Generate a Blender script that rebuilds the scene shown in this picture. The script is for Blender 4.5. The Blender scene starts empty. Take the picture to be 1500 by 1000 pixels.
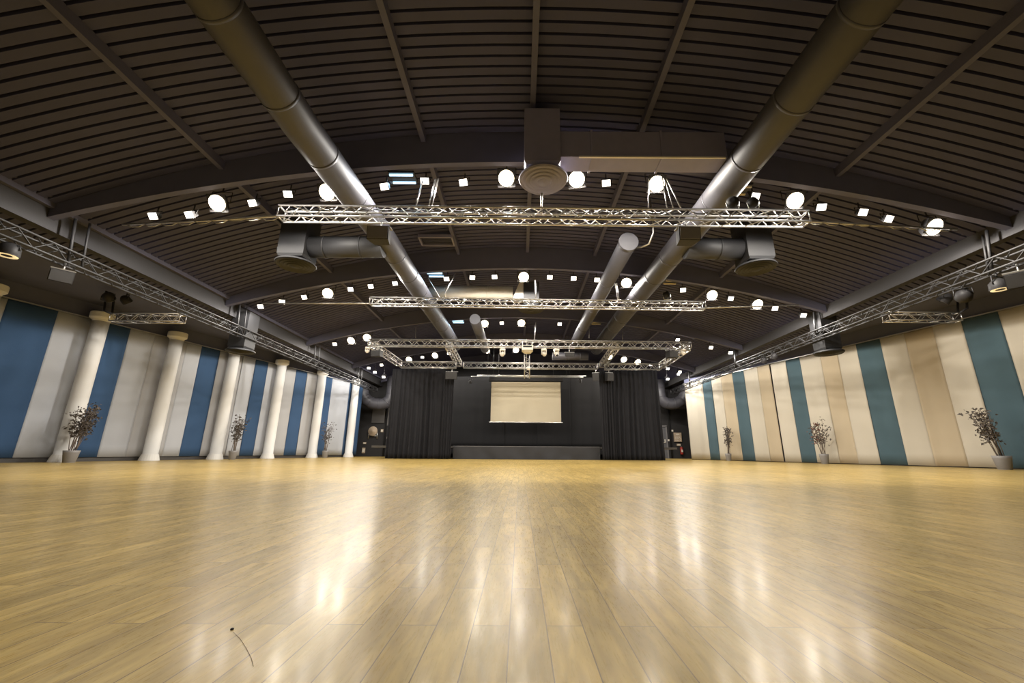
import bpy, math, random
from mathutils import Vector, Matrix
random.seed(7)
S = bpy.context.scene
COL = S.collection
PI = math.pi

# ------------------------------------------------------------------ camera
F_PX, HORIZON, ROLL, CX, CAMH = 600.0, 661.0, 0.0065, 763.0, 0.38
PITCH = math.atan((HORIZON - 500) / F_PX)
cd = bpy.data.cameras.new('camera')
cam = bpy.data.objects.new('camera', cd)
COL.objects.link(cam)
cd.sensor_width = 36.0
cd.sensor_fit = 'HORIZONTAL'
cd.lens = F_PX / 1500 * 36
cd.shift_x = -(CX - 750) / 1500
cd.clip_end = 200
fw = Vector((0, math.cos(PITCH), math.sin(PITCH)))
rt0 = Vector((1, 0, 0)); up0 = rt0.cross(fw)
rt = rt0 * math.cos(ROLL) + up0 * math.sin(ROLL)
up = up0 * math.cos(ROLL) - rt0 * math.sin(ROLL)
cam.matrix_world = Matrix(((rt.x, up.x, -fw.x, 0), (rt.y, up.y, -fw.y, 0), (rt.z, up.z, -fw.z, CAMH), (0, 0, 0, 1)))
S.camera = cam

def ray(x, y):
    d = fw + rt * ((x - CX) / F_PX) + up * ((500 - y) / F_PX)
    return d
def at(x, y, Y):
    """point of the hall at depth Y metres that the photograph shows at x, y"""
    d = ray(x, y); t = Y / d.y
    return Vector((d.x * t, Y, CAMH + d.z * t))

# ------------------------------------------------------------------ materials
def mat(name, color, rough=0.6, metal=0.0, var=0.12, scale=6.0, bump=0.0, bscale=60.0, emit=None, estr=0.0, stretch=(1, 1, 1), spec=0.5):
    m = bpy.data.materials.new(name); m.use_nodes = True
    nt = m.node_tree; b = nt.nodes['Principled BSDF']
    b.inputs['Roughness'].default_value = rough
    b.inputs['Metallic'].default_value = metal
    b.inputs['Specular IOR Level'].default_value = spec
    tc = nt.nodes.new('ShaderNodeTexCoord')
    mp = nt.nodes.new('ShaderNodeMapping'); mp.inputs['Scale'].default_value = stretch
    nt.links.new(tc.outputs['Object'], mp.inputs['Vector'])
    no = nt.nodes.new('ShaderNodeTexNoise'); no.inputs['Scale'].default_value = scale; no.inputs['Detail'].default_value = 4
    nt.links.new(mp.outputs['Vector'], no.inputs['Vector'])
    mx = nt.nodes.new('ShaderNodeMix'); mx.data_type = 'RGBA'
    c = Vector(color)
    mx.inputs[6].default_value = (*(c * (1 - var)), 1)
    mx.inputs[7].default_value = (*(c * (1 + var)), 1)
    nt.links.new(no.outputs['Fac'], mx.inputs[0])
    nt.links.new(mx.outputs[2], b.inputs['Base Color'])
    if bump:
        n2 = nt.nodes.new('ShaderNodeTexNoise'); n2.inputs['Scale'].default_value = bscale
        nt.links.new(mp.outputs['Vector'], n2.inputs['Vector'])
        bp = nt.nodes.new('ShaderNodeBump'); bp.inputs['Strength'].default_value = bump; bp.inputs['Distance'].default_value = 0.02
        nt.links.new(n2.outputs['Fac'], bp.inputs['Height'])
        nt.links.new(bp.outputs['Normal'], b.inputs['Normal'])
    if emit:
        b.inputs['Emission Color'].default_value = (*emit, 1)
        b.inputs['Emission Strength'].default_value = estr
    return m

M = {}
M['deck'] = mat('roof_deck_paint', (.045, .046, .098), .75, var=.18, scale=2)
M['girder'] = mat('girder_paint', (.10, .10, .145), .85, var=.1, scale=3, spec=.2)
M['purlin'] = mat('purlin_paint', (.075, .075, .13), .7)
M['duct'] = mat('duct_sheet_metal', (.055, .054, .064), .5, 0, var=.12, scale=4)
M['diffuser'] = mat('diffuser_paint', (.020, .020, .022), .6, var=.1)
M['casing'] = mat('lit_casing_paint', (.22, .21, .29), .6, var=.1)  # lightened: light on the camera-facing duct fronts is put into the colour
M['fascia'] = mat('fascia_plaster', (.036, .035, .038), .85, var=.08, scale=2, bump=.1)
M['soffit'] = mat('soffit_paint', (.085, .090, .145), .8, var=.1, scale=2)
M['black_wall'] = mat('black_wall_paint', (.028, .027, .028), .8, var=.15, scale=2, spec=.3)
M['pale_wall'] = mat('pale_wall_paint', (.62, .61, .60), .8, var=.05, scale=1)
M['panel_grey'] = mat('acoustic_panel_grey', (.12, .115, .115), .8)
M['skirting'] = mat('skirting_paint', (.05, .045, .042), .5)
M['alu'] = mat('truss_aluminium', (.46, .45, .44), .36, .85, var=.1, scale=12)
M['dark_truss'] = mat('dark_truss_paint', (.018, .0175, .019), .6, 0, var=.15, scale=8)
M['white_plaster'] = mat('column_plaster', (.66, .65, .63), .6, var=.05, scale=3, bump=.08)
M['cloth_grey'] = mat('drape_grey', (.40, .415, .45), .92, var=.07, scale=1.2, bump=.15, bscale=120)
M['cloth_greyer'] = mat('drape_warm_grey', (.36, .36, .37), .92, var=.07, scale=1.2, bump=.15, bscale=120)
M['cloth_blue'] = mat('drape_blue', (.027, .068, .148), .9, var=.14, scale=1.4, bump=.15, bscale=120)
M['cloth_teal'] = mat('drape_teal', (.055, .098, .122), .9, var=.14, scale=1.4, bump=.15, bscale=120)
M['cloth_cream'] = mat('drape_cream', (.50, .458, .38), .92, var=.06, scale=1.2, bump=.15, bscale=120)
M['cloth_beige'] = mat('drape_beige', (.45, .375, .265), .92, var=.06, scale=1.2, bump=.15, bscale=120)
M['velvet'] = mat('black_velvet', (.014, .014, .0165), .85, var=.2, scale=2, bump=.1, bscale=150, spec=.2)
M['molton'] = mat('black_molton', (.0075, .0072, .008), .95, var=.2, scale=1.5)
M['skirt'] = mat('stage_skirt_cloth', (.028, .028, .031), .85, var=.15, scale=2)
M['stage'] = mat('stage_board', (.06, .055, .05), .5)
M['screen'] = mat('projection_cloth', (.54, .475, .345), .7, var=.06, scale=1.5)
M['black_plastic'] = mat('black_plastic', (.022, .021, .022), .55, var=.2, spec=.25)
M['grille_light'] = mat('speaker_grille_grey', (.16, .155, .165), .6, bump=.4, bscale=300)
M['grille'] = mat('speaker_grille', (.03, .029, .03), .6, bump=.4, bscale=300)
M['white_plastic'] = mat('white_plastic', (.70, .66, .58), .4, var=.05)
M['steel'] = mat('brushed_steel', (.55, .54, .52), .35, .9)
M['pot'] = mat('pot_glaze', (.22, .21, .205), .5, var=.1)
M['soil'] = mat('potting_soil', (.05, .04, .03), .95, var=.4, scale=40)
M['stem'] = mat('dry_stem', (.13, .10, .08), .8)
M['leaf'] = mat('dry_leaf', (.095, .08, .07), .7, var=.35, scale=9)
M['leaf_red'] = mat('reddish_leaf', (.17, .07, .05), .7, var=.35, scale=9)
M['red'] = mat('red_enamel', (.35, .03, .02), .4)
M['glass_dark'] = mat('dark_lens', (.02, .02, .025), .12)
M['wood_box'] = mat('cabinet_board', (.42, .33, .24), .6, var=.25, scale=14)
M['door'] = mat('door_paint', (.11, .11, .12), .5)
M['frame'] = mat('door_frame_paint', (.17, .165, .17), .5)
M['cable'] = mat('cable_rubber', (.03, .03, .03), .5)
WARM = (1.0, .92, .80)
M['lamp'] = mat('lamp_lens_glow', (.9, .85, .7), .4, emit=(1, .84, .60), estr=7)
M['lamp_dim'] = mat('lamp_lens_glow_soft', (.9, .88, .8), .4, emit=(1, .92, .80), estr=4)
M['tube'] = mat('fluorescent_glow', (.9, .9, .95), .4, emit=(.45, .76, 1), estr=1.7)
M['par_glow'] = mat('par_lens_glow', (.9, .8, .55), .4, emit=(1, .78, .42), estr=.55)
M['tube_off'] = mat('unlit_fluorescent_tube', (.80, .68, .44), .4, var=.05)
M['daylit'] = mat('daylit_door_glass', (.8, .8, .8), .3, emit=(.85, .92, 1), estr=.9)

def floor_material():
    m = bpy.data.materials.new('strip_parquet'); m.use_nodes = True
    nt = m.node_tree; N = nt.nodes.new; L = nt.links.new
    b = nt.nodes['Principled BSDF']
    tc = N('ShaderNodeTexCoord')
    mp = N('ShaderNodeMapping'); mp.inputs['Rotation'].default_value = (0, 0, PI / 2)
    mp.inputs['Location'].default_value = (0.02, 0.021, 0)
    L(tc.outputs['Object'], mp.inputs['Vector'])
    br = N('ShaderNodeTexBrick')
    br.inputs['Scale'].default_value = 1.0
    br.inputs['Brick Width'].default_value = .52; br.inputs['Row Height'].default_value = .0825
    br.inputs['Mortar Size'].default_value = .0013; br.inputs['Mortar Smooth'].default_value = .2
    br.inputs['Bias'].default_value = 0.0
    br.inputs['Color1'].default_value = (.0, .0, .0, 1); br.inputs['Color2'].default_value = (1, 1, 1, 1)
    br.inputs['Mortar'].default_value = (.5, .5, .5, 1)
    L(mp.outputs['Vector'], br.inputs['Vector'])
    # grain, stretched along the boards, shifted board by board
    ad = N('ShaderNodeVectorMath'); ad.operation = 'ADD'
    sc = N('ShaderNodeVectorMath'); sc.operation = 'SCALE'; sc.inputs['Scale'].default_value = 7.0
    L(br.outputs['Color'], sc.inputs[0]); L(mp.outputs['Vector'], ad.inputs[0]); L(sc.outputs[0], ad.inputs[1])
    mg = N('ShaderNodeMapping'); mg.inputs['Scale'].default_value = (2.2, 22, 2.2)
    L(ad.outputs[0], mg.inputs['Vector'])
    g = N('ShaderNodeTexNoise'); g.inputs['Scale'].default_value = 1.6; g.inputs['Detail'].default_value = 6; g.inputs['Distortion'].default_value = .25
    L(mg.outputs['Vector'], g.inputs['Vector'])
    ramp = N('ShaderNodeValToRGB')
    e = ramp.color_ramp.elements
    e[0].position = .3; e[0].color = (.400, .272, .080, 1)
    e[1].position = .7; e[1].color = (.560, .405, .140, 1)
    L(g.outputs['Fac'], ramp.inputs['Fac'])
    # board to board tone
    mx = N('ShaderNodeMix'); mx.data_type = 'RGBA'; mx.blend_type = 'MULTIPLY'; mx.inputs[0].default_value = 1
    tone = N('ShaderNodeMapRange'); tone.inputs['To Min'].default_value = .82; tone.inputs['To Max'].default_value = 1.12
    L(br.outputs['Color'], tone.inputs['Value'])
    L(ramp.outputs['Color'], mx.inputs[6]); L(tone.outputs['Result'], mx.inputs[7])
    # big worn patches
    pn = N('ShaderNodeTexNoise'); pn.inputs['Scale'].default_value = .5; pn.inputs['Detail'].default_value = 3
    mp2 = N('ShaderNodeMapping'); mp2.inputs['Scale'].default_value = (1, .35, 1)
    L(tc.outputs['Object'], mp2.inputs['Vector']); L(mp2.outputs['Vector'], pn.inputs['Vector'])
    pr = N('ShaderNodeMapRange'); pr.inputs['From Min'].default_value = .3; pr.inputs['From Max'].default_value = .7
    pr.inputs['To Min'].default_value = .88; pr.inputs['To Max'].default_value = 1.08
    L(pn.outputs['Fac'], pr.inputs['Value'])
    m2 = N('ShaderNodeMix'); m2.data_type = 'RGBA'; m2.blend_type = 'MULTIPLY'; m2.inputs[0].default_value = 1
    L(mx.outputs[2], m2.inputs[6]); L(pr.outputs['Result'], m2.inputs[7])
    # wood figure inside each board
    mf = N('ShaderNodeMapping'); mf.inputs['Scale'].default_value = (3.0, 16, 3)
    L(ad.outputs[0], mf.inputs['Vector'])
    fg = N('ShaderNodeTexNoise'); fg.inputs['Scale'].default_value = 1.8; fg.inputs['Detail'].default_value = 3; fg.inputs['Distortion'].default_value = .9
    L(mf.outputs['Vector'], fg.inputs['Vector'])
    fr = N('ShaderNodeMapRange'); fr.inputs['From Min'].default_value = .3; fr.inputs['From Max'].default_value = .7
    fr.inputs['To Min'].default_value = .78; fr.inputs['To Max'].default_value = 1.12
    L(fg.outputs['Fac'], fr.inputs['Value'])
    m4 = N('ShaderNodeMix'); m4.data_type = 'RGBA'; m4.blend_type = 'MULTIPLY'; m4.inputs[0].default_value = 1
    L(m2.outputs[2], m4.inputs[6]); L(fr.outputs['Result'], m4.inputs[7]); m2 = m4
    # joints
    m3 = N('ShaderNodeMix'); m3.data_type = 'RGBA'; m3.inputs[7].default_value = (.12, .075, .035, 1)
    L(m2.outputs[2], m3.inputs[6])
    jf = N('ShaderNodeMath'); jf.operation = 'MULTIPLY'; jf.inputs[1].default_value = .9
    L(br.outputs['Fac'], jf.inputs[0]); L(jf.outputs[0], m3.inputs[0])
    L(m3.outputs[2], b.inputs['Base Color'])
    # gloss with scuffs
    sn = N('ShaderNodeTexNoise'); sn.inputs['Scale'].default_value = 9; sn.inputs['Detail'].default_value = 8; sn.inputs['Roughness'].default_value = .72
    L(mg.outputs['Vector'], sn.inputs['Vector'])
    rr = N('ShaderNodeMapRange'); rr.inputs['From Min'].default_value = .35; rr.inputs['From Max'].default_value = .7
    rr.inputs['To Min'].default_value = .24; rr.inputs['To Max'].default_value = .38
    L(sn.outputs['Fac'], rr.inputs['Value']); L(rr.outputs['Result'], b.inputs['Roughness'])
    b.inputs['Specular IOR Level'].default_value = .07
    b.inputs['Coat Weight'].default_value = .06; b.inputs['Coat Roughness'].default_value = .15; b.inputs['Coat Tint'].default_value = (1, .95, .8, 1)
    b.inputs['Specular Tint'].default_value = (1, .75, .22, 1)
    hm = N('ShaderNodeMath'); hm.operation = 'MULTIPLY_ADD'; hm.inputs[1].default_value = -1.0
    hs = N('ShaderNodeMath'); hs.operation = 'MULTIPLY'; hs.inputs[1].default_value = .35
    L(sn.outputs['Fac'], hs.inputs[0]); L(br.outputs['Fac'], hm.inputs[0]); L(hs.outputs[0], hm.inputs[2])
    bp = N('ShaderNodeBump'); bp.inputs['Strength'].default_value = .10; bp.inputs['Distance'].default_value = .004
    L(hm.outputs[0], bp.inputs['Height']); L(bp.outputs['Normal'], b.inputs['Normal'])
    return m
M['floor'] = floor_material()

# ------------------------------------------------------------------ mesh builder
class MB:
    def __init__(s): s.v, s.f, s.sm = [], [], []
    def add(s, vs, fs, smooth=False):
        b = len(s.v); s.v += [tuple(v) for v in vs]
        for f in fs: s.f.append(tuple(b + i for i in f)); s.sm.append(smooth)
        return s
    def box(s, c, size, rot=None):
        c = Vector(c); h = Vector(size) / 2
        vs = [Vector((x * h.x, y * h.y, z * h.z)) for x in (-1, 1) for y in (-1, 1) for z in (-1, 1)]
        if rot is not None: vs = [rot @ v for v in vs]
        return s.add([v + c for v in vs], [(0, 1, 3, 2), (4, 6, 7, 5), (0, 4, 5, 1), (2, 3, 7, 6), (0, 2, 6, 4), (1, 5, 7, 3)])
    def taper(s, c, w0, d0, w1, d1, h):
        x, y, z = c
        vs = [(x + a * w0 / 2, y + b * d0 / 2, z) for a, b in ((-1, -1), (1, -1), (1, 1), (-1, 1))] + \
             [(x + a * w1 / 2, y + b * d1 / 2, z + h) for a, b in ((-1, -1), (1, -1), (1, 1), (-1, 1))]
        return s.add(vs, [(3, 2, 1, 0), (4, 5, 6, 7), (0, 1, 5, 4), (1, 2, 6, 5), (2, 3, 7, 6), (3, 0, 4, 7)])
    def tube(s, pts, r, n=8, caps=True):
        pts = [Vector(p) for p in pts]; rs = r if isinstance(r, (list, tuple)) else [r] * len(pts)
        vs, fs = [], []
        prev = None
        for i, p in enumerate(pts):
            t = (pts[min(i + 1, len(pts) - 1)] - pts[max(i - 1, 0)]).normalized()
            if prev is None:
                a = Vector((0, 0, 1)) if abs(t.z) < .9 else Vector((0, 1, 0))
                u = t.cross(a).normalized()
            else:
                u = (prev - t * prev.dot(t)).normalized()
            prev = u; w = t.cross(u)
            for k in range(n):
                an = 2 * PI * k / n
                vs.append(p + (u * math.cos(an) + w * math.sin(an)) * rs[i])
        for i in range(len(pts) - 1):
            for k in range(n):
                k2 = (k + 1) % n
                fs.append((i * n + k, i * n + k2, (i + 1) * n + k2, (i + 1) * n + k))
        s.add(vs, fs, True)
        if caps:
            b = len(s.v) - len(vs)
            s.f.append(tuple(b + k for k in reversed(range(n)))); s.sm.append(False)
            e = b + (len(pts) - 1) * n
            s.f.append(tuple(e + k for k in range(n))); s.sm.append(False)
        return s
    def lathe(s, prof, c=(0, 0, 0), n=24, smooth=True, rot=None):
        c = Vector(c); vs, fs = [], []
        for r, z in prof:
            for k in range(n):
                a = 2 * PI * k / n
                v = Vector((r * math.cos(a), r * math.sin(a), z))
                if rot is not None: v = rot @ v
                vs.append(v + c)
        for i in range(len(prof) - 1):
            for k in range(n):
                k2 = (k + 1) % n
                fs.append((i * n + k, i * n + k2, (i + 1) * n + k2, (i + 1) * n + k))
        b = len(s.v); s.add(vs, fs, smooth)
        for j in (0, len(prof) - 1):
            if prof[j][0] > 1e-4:
                s.f.append(tuple(b + j * n + k for k in range(n))); s.sm.append(False)
        return s
    def build(s, name, m, parent=None, origin=None):
        me = bpy.data.meshes.new(name)
        o0 = Vector(origin) if origin is not None else (Vector(parent.location) if parent is not None and 'org' not in parent else Vector())
        if parent is not None and 'org' in parent: o0 = Vector(parent['org'])
        me.from_pydata([tuple(Vector(v) - o0) for v in s.v], [], s.f)
        me.polygons.foreach_set('use_smooth', s.sm)
        me.materials.append(M[m] if isinstance(m, str) else m)
        me.update()
        o = bpy.data.objects.new(name, me); COL.objects.link(o)
        if parent is not None: o.parent = parent
        elif origin is not None: o.location = o0
        if parent is not None and parent.type == 'MESH':
            pass
        return o

def sub(mb, name, m, part, root):
    """a sub-part: child of a part (parts sit at their thing's origin)"""
    o = mb.build(name, m, None, None)
    off = Vector(root.location)
    for v in o.data.vertices: v.co -= off
    o.parent = part
    return o

def tag(o, label, cat, group=None, kind=None):
    o['label'] = label; o['category'] = cat
    if group: o['group'] = group
    if kind: o['kind'] = kind
    return o
def thing(name, loc, label, cat, group=None):
    o = bpy.data.objects.new(name, None); COL.objects.link(o)
    o.location = loc; o.empty_display_size = .1
    return tag(o, label, cat, group)
def struct(mb, name, m, origin=None):
    o = mb.build(name, m, None, origin); o['kind'] = 'structure'
    return o
def copy_tree(o, parent=None):
    c = o.copy(); COL.objects.link(c)
    if parent is not None: c.parent = parent
    for ch in list(o.children): copy_tree(ch, c)
    return c

# ------------------------------------------------------------------ the shell
Y0, Y1 = -5.0, 28.0
WL = lambda y: -13.62 + .27 * (y - 12.27)          # left drape wall
WR = lambda y: 13.80 - .29 * (y - 10.6)            # right drape wall
LEND, REND = 25.5, 24.3
SOF = 4.82
FX_L, FX_R = -9.45, 9.75                           # inner faces of the bulkheads
deckz = lambda x: 6.92 - .0206 * x * x
girdz = lambda x: 6.21 - .0152 * x * x

struct(MB().add([(-22, Y0 - 1, 0), (22, Y0 - 1, 0), (22, Y1 + 1, 0), (-22, Y1 + 1, 0), (-22, Y0 - 1, -.2), (22, Y0 - 1, -.2), (22, Y1 + 1, -.2), (-22, Y1 + 1, -.2)],
                [(0, 1, 2, 3), (7, 6, 5, 4), (0, 4, 5, 1), (1, 5, 6, 2), (2, 6, 7, 3), (3, 7, 4, 0)]), 'floor', 'floor')

# corrugated roof deck: ribs run across the hall
def deck():
    mb = MB(); prof = []
    y = Y0
    while y < Y1 + .2:
        prof += [(y, 0), (y + .145, 0), (y + .152, .075), (y + .188, .075)]
        y += .195
    prof.append((y, 0))
    xs = [-10.4 + 20.9 * i / 36 for i in range(37)]
    vs, fs = [], []
    for yy, dz in prof:
        for x in xs: vs.append((x, yy, deckz(x) + dz))
    n = len(xs)
    for i in range(len(prof) - 1):
        for j in range(n - 1):
            fs.append((i * n + j, (i + 1) * n + j, (i + 1) * n + j + 1, i * n + j + 1))
    mb.add(vs, fs)
    # outer skin above
    b = [(x, yy, deckz(x) + .2) for yy in (Y0, y) for x in xs]
    mb.add(b, [(j, j + 1, n + j + 1, n + j) for j in range(n - 1)])
    return mb
struct(deck(), 'ceiling', 'deck')

def arch_strip(mb, xs, zlo, zhi, ya, yb):
    vs = []
    for x in xs:
        vs += [(x, ya, zlo(x)), (x, yb, zlo(x)), (x, yb, zhi(x)), (x, ya, zhi(x))]
    fs = []
    for i in range(len(xs) - 1):
        a, c = i * 4, (i + 1) * 4
        fs += [(a, c, c + 1, a + 1), (a + 1, c + 1, c + 2, a + 2), (a + 2, c + 2, c + 3, a + 3), (a + 3, c + 3, c, a)]
    fs += [(0, 1, 2, 3), tuple((len(xs) - 1) * 4 + k for k in (3, 2, 1, 0))]
    mb.add(vs, fs)
    return mb
GY = [-2.8, 2.25, 7.31, 12.41, 17.51, 22.61, 27.6]
gx = [FX_L - .3 + (FX_R - FX_L + .6) * i / 40 for i in range(41)]
for gy in GY:
    mb = MB()
    arch_strip(mb, gx, girdz, lambda x: max(deckz(x) + .02, girdz(x) + .25), gy - .06, gy + .06)
    arch_strip(mb, gx, lambda x: girdz(x) - .03, girdz, gy - .065, gy + .065)
    struct(mb, 'ceiling_beam', 'girder')
for px in (-6.2, -2.08, .2, 2.42, 6.5):
    struct(MB().add(*(lambda z: ([(px - .05, Y0, z - .17), (px + .05, Y0, z - .17), (px + .05, Y0, z + .02), (px - .05, Y0, z + .02),
                                (px - .05, Y1, z - .17), (px + .05, Y1, z - .17), (px + .05, Y1, z + .02), (px - .05, Y1, z + .02)],
                               [(0, 1, 2, 3), (7, 6, 5, 4), (0, 4, 5, 1), (1, 5, 6, 2), (2, 6, 7, 3), (3, 7, 4, 0)]))(deckz(px))), 'ceiling_purlin', 'purlin')
# bulkheads above the side aisles, eaves beams and aisle soffits
for side, fx in ((-1, FX_L), (1, FX_R)):
    nm = 'left' if side < 0 else 'right'
    struct(MB().box((fx + side * .1, (Y0 + Y1) / 2, (4.60 + 5.45) / 2), (.2, Y1 - Y0, 5.45 - 4.60)), 'wall_bulkhead_' + nm, 'fascia')
    mb = MB()
    mb.box((fx - side * .09, (Y0 + Y1) / 2, 5.22), (.18, Y1 - Y0, .10)); mb.box((fx - side * .05, (Y0 + Y1) / 2, 5.10), (.10, Y1 - Y0, .16))
    struct(mb, 'ceiling_eaves_' + nm, 'girder')
    W = WL if side < 0 else WR
    mb = MB()
    ys = [Y0, 21.9 if side < 0 else 24.0, Y1]
    x_in = fx + side * .2
    def quad_slab(p, z0, z1):
        vs = [(x, y, z0) for x, y in p] + [(x, y, z1) for x, y in p]
        mb.add(vs, [(0, 1, 2, 3), (7, 6, 5, 4), (0, 4, 5, 1), (1, 5, 6, 2), (2, 6, 7, 3), (3, 7, 4, 0)])
    quad_slab([(x_in, Y0), (W(Y0) + side * .5, Y0), (side * 13.2, Y1), (x_in, Y1)], SOF, SOF + .12)
    struct(mb, 'ceiling_soffit_' + nm, 'soffit')
    # drape wall with its return beside the stage
    end = LEND if side < 0 else REND
    mb = MB(); t = .12 * side
    pl = [(W(Y0), Y0), (W(end), end), (side * 12.6, end), (side * 12.6, Y1)]
    for a, b in zip(pl, pl[1:]):
        d = (Vector(b) - Vector(a)).normalized(); nrm = Vector((d.y, -d.x)) * (.12 if side > 0 else -.12)
        p = [Vector(a), Vector(b), Vector(b) + nrm, Vector(a) + nrm]
        vs = [(q.x, q.y, 0) for q in p] + [(q.x, q.y, SOF) for q in p]
        mb.add(vs, [(0, 1, 2, 3), (7, 6, 5, 4), (0, 4, 5, 1), (1, 5, 6, 2), (2, 6, 7, 3), (3, 7, 4, 0)])
    struct(mb, 'wall_' + nm, 'black_wall')
    # valance board and skirting along the drape wall
    d = Vector((W(end) - W(Y0), end - Y0)).normalized(); nn = Vector((d.y, -d.x)) * -side
    def strip(z0, z1, th, name, m, ya=Y0, inset=0.0):
        a = Vector((W(ya), ya)) + nn * inset; b = Vector((W(end), end)) + nn * inset
        p = [a, b, b + nn * th, a + nn * th]
        vs = [(q.x, q.y, z0) for q in p] + [(q.x, q.y, z1) for q in p]
        return MB().add(vs, [(3, 2, 1, 0), (4, 5, 6, 7), (1, 5, 4, 0), (2, 6, 5, 1), (3, 7, 6, 2), (0, 4, 7, 3)])
    struct(strip(4.36, SOF, .05, '', ''), 'trim_1' if side < 0 else 'trim_2', 'soffit')
    struct(strip(0, .12 if side < 0 else .05, .03, '', ''), 'baseboard_' + nm, 'skirting')
    r = strip(4.315, 4.345, .05, '', '', inset=.10).build('curtain_rail', 'steel', None, (W(12), 12, 4.3))
    tag(r, 'slim pale curtain rail above the %s drapes' % ('blue and grey' if side < 0 else 'teal and cream'), 'curtain rail')
struct(MB().box((0, Y1 + .1, 3.6), (27, .2, 7.2)), 'wall_back', 'black_wall')
struct(MB().box((0, Y0 - .1, 3.6), (40, .2, 7.2)), 'wall_front', 'pale_wall')

# ------------------------------------------------------------------ wall drapes
def base_pt(px, W, off, py):
    """where the sight line at column px meets the drape wall"""
    d = ray(px, py)
    lo, hi = .5, 80.0
    f = lambda t: (d.x * t - (W(d.y * t)))
    s = 1 if f(lo) > 0 else -1
    for _ in range(60):
        mid = (lo + hi) / 2
        if f(mid) * s > 0: lo = mid
        else: hi = mid
    return Vector((d.x * lo, d.y * lo))
def drape(p, q, m, n_off, z0, z1, label, group, seed, amp=.02, cat='drape', name='wall_drape', folds=5.0):
    rnd = random.Random(seed)
    L = (q - p).length; d = (q - p).normalized(); nn = Vector((-d.y, d.x))
    if nn.dot(n_off) < 0: nn = -nn
    n = max(10, int(L * 16)); rows = 12
    ph = [rnd.uniform(0, 6.28) for _ in range(4)]
    vs, fs = [], []
    for th in (0, 1):
        for j in range(rows + 1):
            z = z0 + (z1 - z0) * j / rows
            for i in range(n + 1):
                u = i / n; s_ = u * L
                w = amp * (math.sin(s_ * folds + ph[0]) + .6 * math.sin(s_ * folds * 2.3 + ph[1] + .25 * math.sin(z * 1.2 + ph[3])) + .4 * math.sin(z * .9 + ph[2]))
                w = max(-.055, w)
                off = .075 + w - th * .012
                pt = p + d * s_ + nn * off
                vs.append((pt.x, pt.y, z))
    m_ = (n + 1) * (rows + 1)
    for j in range(rows):
        for i in range(n):
            a = j * (n + 1) + i
            fs.append((a, a + 1, a + n + 2, a + n + 1)); fs.append((m_ + a, m_ + a + n + 1, m_ + a + n + 2, m_ + a + 1))
    rim = [i for i in range(n + 1)] + [j * (n + 1) + n for j in range(1, rows + 1)] + [rows * (n + 1) + i for i in range(n - 1, -1, -1)] + [j * (n + 1) for j in range(rows - 1, 0, -1)]
    for a, b in zip(rim, rim[1:] + rim[:1]): fs.append((a, m_ + a, m_ + b, b))
    mb = MB().add(vs, fs, True)
    c = (p + q) / 2
    o = mb.build(name, m, None, (c.x, c.y, z0))
    return tag(o, label, cat, group)

ORD = ['first', 'second', 'third', 'fourth', 'fifth', 'sixth', 'seventh', 'eighth', 'ninth', 'tenth', 'eleventh', 'twelfth', 'thirteenth', 'fourteenth', 'fifteenth', 'sixteenth']
LC = {'b': ('cloth_blue', 'dark blue'), 'g': ('cloth_grey', 'pale grey'), 'w': ('cloth_greyer', 'warm grey'), 't': ('cloth_teal', 'teal'), 'c': ('cloth_cream', 'cream'), 'e': ('cloth_beige', 'beige')}
left_x = [(-150, 'g'), (-70, 'b'), (17, 'g'), (88, 'b'), (141, 'g'), (182, 'w'), (236, 'g'), (260, 'b'), (290.6, 'w'), (328, 'g'), (349, 'b'), (369, 'g'), (398, 'w'), (414, 'b'), (431.5, 'w'), (457, 'b'), (472, 'g'), (499, 'b'), (520, 'g'), (533, None)]
left_lab = ['pale grey wall drape beside the left edge of the view', 'broad dark blue wall drape cut by the left edge of the view', 'pale grey wall drape left of the largest white column',
 'dark blue wall drape behind the largest potted plant, right of the largest column', 'pale grey drape just right of the blue drape behind the largest left plant', 'warm grey shaded drape just left of the second white column',
 'narrow pale grey drape just right of the second white column', 'dark blue drape midway between the second and third white columns', 'warm grey drape just left of the third white column, beside blue',
 'narrow pale grey drape behind the plant at the third white column', 'dark blue drape midway between the third and fourth white columns', 'pale grey drape just left of the fourth white column, beside blue',
 'narrow warm grey drape just right of the fourth white column', 'dark blue drape midway between the fourth and fifth white columns', 'warm grey drape just left of the fifth white column, beside blue',
 'narrow dark blue drape just right of the fifth white column', 'pale grey drape behind the smallest potted plant on the left', 'very dark blue drape just right of the sixth white column',
 'narrow grey last drape of the left wall, beside the hose reel']
nl = Vector((1, 0))
for i in range(len(left_x) - 1):
    k = left_x[i][1]
    p = base_pt(left_x[i][0], WL, 0, 664); q = base_pt(left_x[i + 1][0], WL, 0, 664)
    if i == len(left_x) - 2: q = Vector((WL(LEND - .05), LEND - .05))
    drape(p, q, LC[k][0], nl, .13, 4.32, left_lab[i], 'wall drapes on the left', 100 + i, .012)
right_x = [(1003, 'c'), (1042.5, 't'), (1056, 'c'), (1072, 'e'), (1090, 't'), (1108, 'c'), (1130, 'e'), (1151, 'c'), (1175.6, 't'), (1198, 'c'), (1231, 'e'), (1258, 'c'), (1290.6, 't'), (1330.5, 'c'), (1370, 'e'), (1418, 'c'), (1466, 't'), (1530, 'c'), (1600, None)]
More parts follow.
